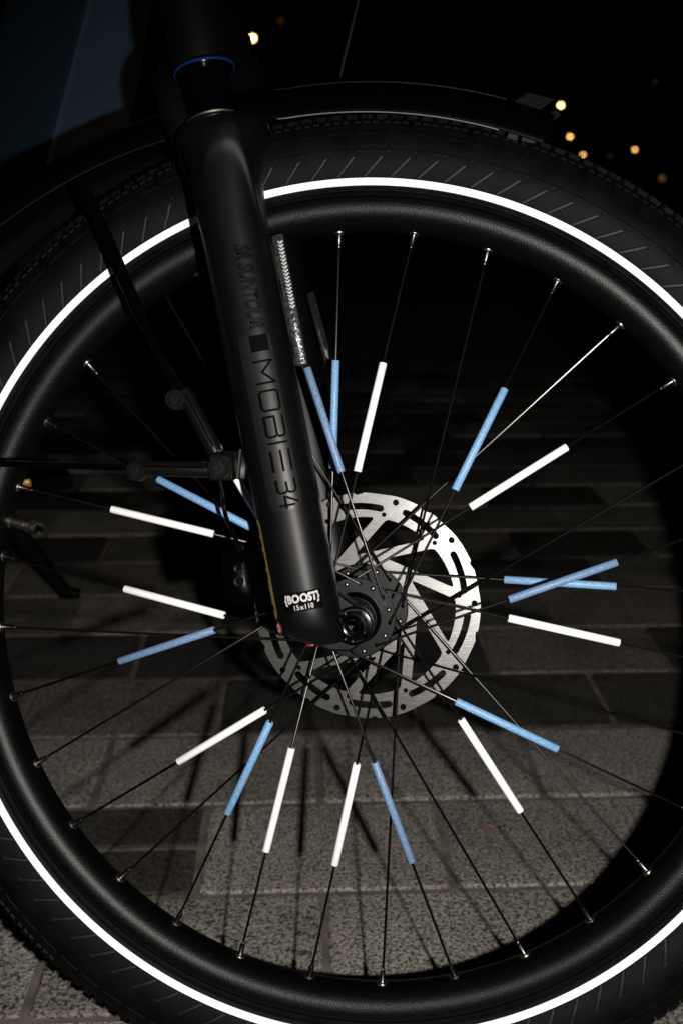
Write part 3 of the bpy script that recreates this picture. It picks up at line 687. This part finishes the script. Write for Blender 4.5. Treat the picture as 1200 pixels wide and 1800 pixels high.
disc_wrap('badge_ring', sr, lb + .0015, .0014, .0030, .0006, 'print_white')
MB().tube([wp(545, 1118, .058), wp(549, 1134, .058)], .0042, 16).build('red_knob', 'sticker_red', fork, label='red plug under the fork leg')

# --- clear ribbed strips behind the fork legs
def rib_strip(p0, p1, wdt, mt, nr, name, lab):
    d = (p1 - p0); L = d.length; d.normalize(); sx_ = V((d.y, -d.x, 0)).normalized(); sx_ = -sx_ if sx_.x < 0 else sx_; nz = d.cross(sx_); nz = nz if nz.z > 0 else -nz
    m = MB(); c = (p0 + p1) / 2
    m.box(c, L / 2, wdt / 2, .002, (d, sx_, nz), .0009)
    o = m.build(name, mt, fork, angle=50, label=lab)
    r = MB()
    for i in range(nr):
        t = .06 + .52 * i / nr; q = p0 + d * (L * t) + sx_ * (wdt * .18) + nz * .0020
        r.tube([q - sx_ * wdt * .20 - d * .0006, q + d * .0010 + nz * .0004, q + sx_ * wdt * .22 - d * .0004], [.0005, .0010, .0006], 6)
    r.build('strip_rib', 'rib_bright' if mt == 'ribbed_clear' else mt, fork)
rib_strip(wp(487, 413, .045), wp(531, 642, .045), .0085, 'ribbed_clear', 19, 'clear_strip', 'clear ribbed plastic strip beside the fork leg')
rib_strip(wp(545, 514, -.055), wp(592, 690, -.055), .0068, 'ribbed_smoke', 24, 'clear_strip', 'dim ribbed plastic strip on the far fork leg')

# --- brake caliper on the far leg
cal = MB(); cc = wp(424, 1012, -.055); cal.box(cc, .012, .022, .020, (ex, ux, V((0, 0, 1))), .004)
cal.box(cc + ux * .024 + ex * .006, .007, .012, .008, (ex, ux, V((0, 0, 1))), .003)
cal.box(cc - ux * .012 + ex * .02, .016, .012, .006, (ex, ux, V((0, 0, 1))), .003)
caliper = part(cal.build('brake_caliper', 'fender_black', angle=40))
for (x, y, r) in ((420, 1022, .0042), (418, 999, .003)):
    q = wp(x, y, -.034)
    MB().lathe([(.0, -.001), (r * .45, -.001), (r * .5, .001), (r, .0012), (r, -.003)], 18, q).build('bolt', 'anodised_black', caliper, angle=30)

# --- mudguard
def f_crown(deg):
    T_ = [(60, .400), (74, .4005), (98, .4035), (108, .411), (117, .4195), (126, .4275), (134, .435), (150, .447), (170, .457), (196, .462)]
    for (a, r0), (b, r1) in zip(T_, T_[1:]):
        if a <= deg <= b: return r0 + (r1 - r0) * (deg - a) / (b - a)
    return T_[-1][1]
def fender():
    m = MB(); prof = [(-.0365, -.0300), (-.0375, -.0285), (-.0360, -.022), (-.030, -.010), (-.018, -.0022), (0, 0), (.018, -.0022), (.030, -.010), (.0360, -.022), (.0375, -.0285), (.0365, -.0300), (.0350, -.0288), (.0338, -.021), (.028, -.0115), (.017, -.0040), (0, -.002), (-.017, -.0040), (-.028, -.0115), (-.0338, -.021), (-.0350, -.0288)]
    n = 90; d0, d1 = 68.5, 190; P = []
    for i in range(n + 1):
        dg = d0 + (d1 - d0) * i / n; a = R(dg); rc = f_crown(dg)
        for z, dr in prof: P.append(((rc + dr) * cos(a), (rc + dr) * sin(a), z))
    k = len(prof); F = [(i * k + j, i * k + (j + 1) % k, (i + 1) * k + (j + 1) % k, (i + 1) * k + j) for i in range(n) for j in range(k)]
    F += [tuple(range(k)), tuple(range(n * k, n * k + k))[::-1]]
    return m.add(P, F)
fend = part(fender().build('mudguard', 'fender_black', angle=60))
def f_pt(dg, dr, z): r = f_crown(dg) + dr; return V((r * cos(R(dg)), r * sin(R(dg)), z))
# bright tube along the near edge; paler tube puts in the crown's highlight
MB().tube([f_pt(73.6 + i * .9, -.0300, .0376) for i in range(29)], .0009, 8).build('edge_line', 'line_steel', fend)
MB().tube([f_pt(106 + i * 1.5, -.0298, .0376) for i in range(34)], .0006, 6).build('edge_line', 'plastic_black', fend)
MB().tube([f_pt(74 + i, .0002, .012) for i in range(26)], .0007, 6).build('crown_highlight', 'rubber_rib', fend)
def plate(name, px, z, th, mt, bev=.0004, zs=None):
    L = [wp(x, y, z) for x, y in px]
    me = curve_mesh([[(p.x, p.y) for p in L]], th, bev, name); me.transform(Matrix.Translation((0, 0, z)))
    return link(name, me, mt, fend)
plate('front_clip', [(894, 187), (936, 200), (972, 177), (928, 165)], .010, .0022, 'clip_grey')
plate('clip_arm', [(924, 205), (962, 216), (985, 203), (975, 194), (958, 205)], .014, .0012, 'plastic_black')
plate('end_flap', [(891, 243), (897, 228), (909, 229), (907, 246)], .034, .0010, 'mesh_grey')
plate('end_flap', [(917, 248), (919, 232), (947, 241), (936, 251)], .034, .0010, 'mesh_grey')
# stays with their clamps
ZS = .088
def flatbar(name, a, b, wd, th, mt, r=.001):
    d = (b - a).normalized(); s_ = V((-d.y, d.x, 0)).normalized(); n_ = d.cross(s_)
    return MB().box((a + b) / 2, (b - a).length / 2, wd / 2, th / 2, (d, s_, n_), r).build(name, mt, fend, angle=40)
def hexbolt(p, r, n_=V((0, 0, 1))):
    m = MB(); m.lathe([(r * 1.0, -.006), (r * 1.0, .0), (r * .92, .0012), (r * .80, .0012), (r * .76, .0004), (r * .74, .0004)], 28, p); m.lathe([(r * .72, .0004), (r * .70, .0016), (r * .36, .0017), (r * .33, .0004), (0, .0002)], 6, p)
    return m.build('clamp_bolt', 'plastic_black', fend, angle=30)
J1, J2, J3 = wp(312, 703, ZS), wp(243, 828, ZS), wp(389, 822, ZS)
top = f_pt(128.5, -.026, .040)
q1 = wp(316, 694, ZS)
m = MB(); m.tube([wp(146, 330, .046), wp(192, 430, .058), wp(240, 540, .070), wp(262, 588, .076), q1], [(.0052, .0022), (.0052, .0022), (.0048, .0022), (.0030, .0024), (.0026, .0026)], 14, up=V((1, .45, 0))); m.build('stay', 'fender_black', fend)
MB().tube([wp(-230, 812, .075), wp(0, 815, .084), wp(232, 822, ZS)], .0026, 10).build('stay', 'gloss_black', fend)
for sgn in (-1,):
    MB().tube([f_pt(128.5, -.026, -.040), wp(292, 520, -.07), wp(355, 632, -.08), wp(440, 790, -.088)], .0013, 8).build('stay', 'spoke_black', fend)
def clamp_arm(a, b, r0, r1):
    d = (b - a).normalized(); s_ = V((-d.y, d.x, 0))
    MB().tube([a, a + d * .004, b - d * .004, b], [r0 * .8, r0, r1, r1 * .9], 20).build('clamp_arm', 'plastic_black', fend)
    MB().box((a + b) / 2 + s_ * r0 * .25 + V((0, 0, r0 * .93)), (b - a).length * .42, .0006, .0006, (d, s_, V((0, 0, 1)))).build('groove_line', 'gloss_black', fend, smooth=False)
clamp_arm(wp(322, 686, ZS), wp(380, 796, ZS), .0056, .0056)
clamp_arm(wp(240, 822, ZS), wp(372, 826, ZS), .0056, .0056)
for p, r in ((J1, .0056), (J2, .0060), (J3, .0074)): hexbolt(p + V((0, 0, .0085 if r < .007 else .0098)), r)
for p in (J1, J2): MB().lathe([(0, -.006), (.0068, -.006), (.0072, -.004), (.0072, .006), (.0066, .0075), (0, .0075)], 28, p).build('clamp_boss', 'plastic_black', fend, angle=35)
blk = MB(); blk.box(J3 + V((.001, 0, 0)), .0082, .0092, .0088, None, .0016); bk = blk.build('clamp_block', 'plastic_black', fend, angle=35)
pb = wp(414, 818, ZS - .006); MB().box(pb, .0080, .0098, .0015, (V((cos(.08), -sin(.08), 0)), V((sin(.08), cos(.08), 0)), V((0, 0, 1))), .0006).build('bracket', 'plastic_black', fend)
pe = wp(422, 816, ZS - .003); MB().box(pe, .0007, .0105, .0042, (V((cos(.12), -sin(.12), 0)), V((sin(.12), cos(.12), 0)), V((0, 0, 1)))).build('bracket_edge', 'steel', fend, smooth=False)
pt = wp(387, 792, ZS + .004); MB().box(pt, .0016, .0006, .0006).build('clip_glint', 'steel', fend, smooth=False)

# --- hoses
def hose(name, pts, r, mt='fender_black'): return part(MB().tube(smooth_path(pts, 10), r, 8).build(name, mt))
hose('brake_hose', [wp(652, -90, -.10), wp(630, 0, -.10), wp(615, 62, -.10), wp(600, 125, -.10), wp(585, 200, -.10), leg_pt(.30, -.105), leg_pt(.12, -.105), cc + ux * .03 + V((0, 0, -.01))], .0012, 'cable_grey')
hose('light_cable', [wp(385, 838, .07), wp(392, 868, .068), wp(398, 910, .066), wp(420, 960, .03), wp(430, 990, -.03)], .0017)

# --- frame behind the wheel
h0 = leg_pt(sb + .07, 0); h1 = leg_pt(sb + .24, 0)
head = part(MB().tube([h0, h0 + ux * .006, h1 - ux * .004, h1], [.028, .031, .029, .027], 36).build('head_tube', 'gloss_black'))
MB().tube([leg_pt(sb + .045, 0), h0], .020, 24).build('steerer', 'gloss_black', head)
MB().lathe([(.0285, -.004), (.0325, -.003), (.0325, .003), (.0285, .004)], 40, h0, (ex, V((0, 0, 1)), ux), closed=True).build('headset_cup', 'gloss_black', head)
def facet_tube(name, secs, mats):
    m = MB(); n = len(secs[0]); P = [p for s_ in secs for p in s_]
    F = [(i * n + k, i * n + (k + 1) % n, (i + 1) * n + (k + 1) % n, (i + 1) * n + k) for i in range(len(secs) - 1) for k in range(n)]
    F += [tuple(range(n - 1, -1, -1)), tuple(range((len(secs) - 1) * n, len(secs) * n))]
    o = part(m.add(P, F).build(name, mats, angle=28)); return o
secs = []
for (xr, xm, xl, y, dm) in ((280, 170, 20, -60, 1.00), (270, 154, 5, 10, 1.03), (257, 128, -18, 110, 1.075), (235, 99, -45, 220, 1.125), (208, 70, -72, 330, 1.18), (100, -15, -150, 640, 1.32), (60, -50, -180, 780, 1.39)):
    prv = None; pts = []
    dr_, dl_ = (xr - xm), (xm - xl)
    mid = [at(xr, y, dm + .060), at(xr - dr_ * .06, y, dm + .046), at(xm + dr_ * .22, y, dm + .013), at(xm + dr_ * .10, y, dm + .0055), at(xm + dr_ * .04, y, dm + .0020), at(xm, y, dm + .0010), at(xm - dl_ * .03, y, dm + .0035), at(xm - dl_ * .08, y, dm + .011), at(xl + dl_ * .1, y, dm + .125), at(xl, y, dm + .150), at(xl + 12, y, dm + .19), at((xl + xr) / 2, y, dm + .20), at(xr - 8, y, dm + .14)]
    secs.append([wl(p) for p in mid])
dt = facet_tube('down_tube', secs, 'frame_blue'); dt['label'] = 'dark blue down tube of the frame behind the mudguard'
bb = at(-70, 800, 1.45)
motor = part(MB().lathe([(0, -.07), (.06, -.07), (.075, -.06), (.08, 0), (.075, .06), (.06, .07), (0, .07)], 36, wl(bb), (V((0, 0, 1)), V((0, 1, 0)), V((1, 0, 0)))).build('motor_housing', 'plastic_black', angle=40))
ped = at(47, 856, 1.36); arm0 = bb + V((.05, 0, 0))
crank = part(MB().tube([wl(bb), wl(bb + V((.075, .03, 0))), wl(ped + V((-.03, .14, .02))), wl(ped + V((-.035, .03, 0)))], [.012, .012, .010, .009], 12).build('crank', 'plastic_black'))
pX, pY, pZ = (V((.9, .44, 0)), V((-.44, .9, 0)), V((0, 0, 1)))
def wv(v): return (W3.transposed() @ v).normalized()
MB().box(wl(ped + V((-.005, .048, 0))), .040, .045, .010, (wv(pX), wv(pY), wv(pZ)), .003).build('pedal', 'fender_black', crank)
MB().box(wl(at(45, 850, 1.345)), .0062, .0045, .002, (wv(V((.95, .3, .1))), wv(V((-.1, 0, 1))), wv(V((.3, -.95, 0)))), .0008).build('pedal_reflector', 'amber', crank, label='small amber reflector on the pedal')
def groundpt(px, py): d = B @ ray(px, py); return CAMW + d * (CAM_H / -d.z)
foot = groundpt(122, 1050); kt = at(22, 925, 1.86)
kdir = (kt - foot).normalized()
ks = MB().tube([wl(foot + kdir * .012), wl(foot + (kt - foot) * .25), wl(foot + (kt - foot) * .6), wl(kt), wl(kt + kdir * .10)], [.013, .013, .015, .016, .016], 14)
kick = part(ks.build('kickstand', 'plastic_black')); kick['label'] = 'black kickstand leg on the paving far behind the wheel'
MB().tube([wl(foot + V((-.012, 0, .010))), wl(foot + V((.018, 0, .006)))], [.012, .009], 12).build('rubber_foot', 'rubber', kick)
part(MB().tube([wl(bb), wl(kt + kdir * .08), wl(at(-260, 840, 2.05))], [.022, .017, .014], 14).build('chain_stay', 'gloss_black'))

# ------------------------------------------------------------------ street lamps far behind
def lamp(px, py, dist, rad, mt, label, post=True):
    p = at(px, py, dist)
    e = bpy.data.objects.new('street_lamp' if post else 'bollard_lamp', None); col.objects.link(e); e.location = (p.x, p.y, 0); tag(e, label, 'street lamp' if post else 'bollard lamp', 'lamps burning in the dark background')
    h = p.z
    MB().tube([(0, 0, 0), (0, 0, .25), (0, 0, .26), (0, 0, h - rad * 1.1)], [.09, .085, .05, .04], 12).build('pole' if post else 'post', 'pole_dark', e)
    MB().lathe([(0, -1.0), (.45, -.92), (.8, -.6), (1, -.1), (.95, .35), (.6, .75), (.0, .9)], 16, (0, 0, h), (V((rad, 0, 0)), V((0, rad, 0)), V((0, 0, rad)))).build('lantern', mt, e)
    MB().lathe([(.0, 1.35), (.3, 1.2), (1.05, .85), (1.1, .75), (.6, .78)], 16, (0, 0, h), (V((rad, 0, 0)), V((0, rad, 0)), V((0, 0, rad)))).build('lamp_cap', 'pole_dark', e)
lamp(444, 67, 42, .11, 'lamp_gold', 'brightest golden lamp, alone at upper left beside the fork crown')
lamp(985, 185, 48, .085, 'lamp_gold', 'golden lamp just beyond the front tip of the mudguard')
lamp(1001, 240, 62, .090, 'lamp_amber', 'golden lamp below and right of the mudguard tip')
lamp(1024, 272, 80, .09, 'lamp_amber', 'small amber lamp close above the tyre tread')
lamp(1115, 263, 85, .10, 'lamp_amber', 'small amber lamp at right, apart from the others')
lamp(1163, 313, 26, .06, 'lamp_dim', 'dim low amber bollard light at the far right', False)
lamp(493, 36, 60, .14, 'lamp_red', 'very dim reddish lamp above right of the brightest lamp')
lamp(1071, 274, 90, .15, 'lamp_red', 'very dim lamp between the two small amber lamps')
lamp(1151, 144, 70, .10, 'lamp_red', 'faint reddish lamp high at the far right')
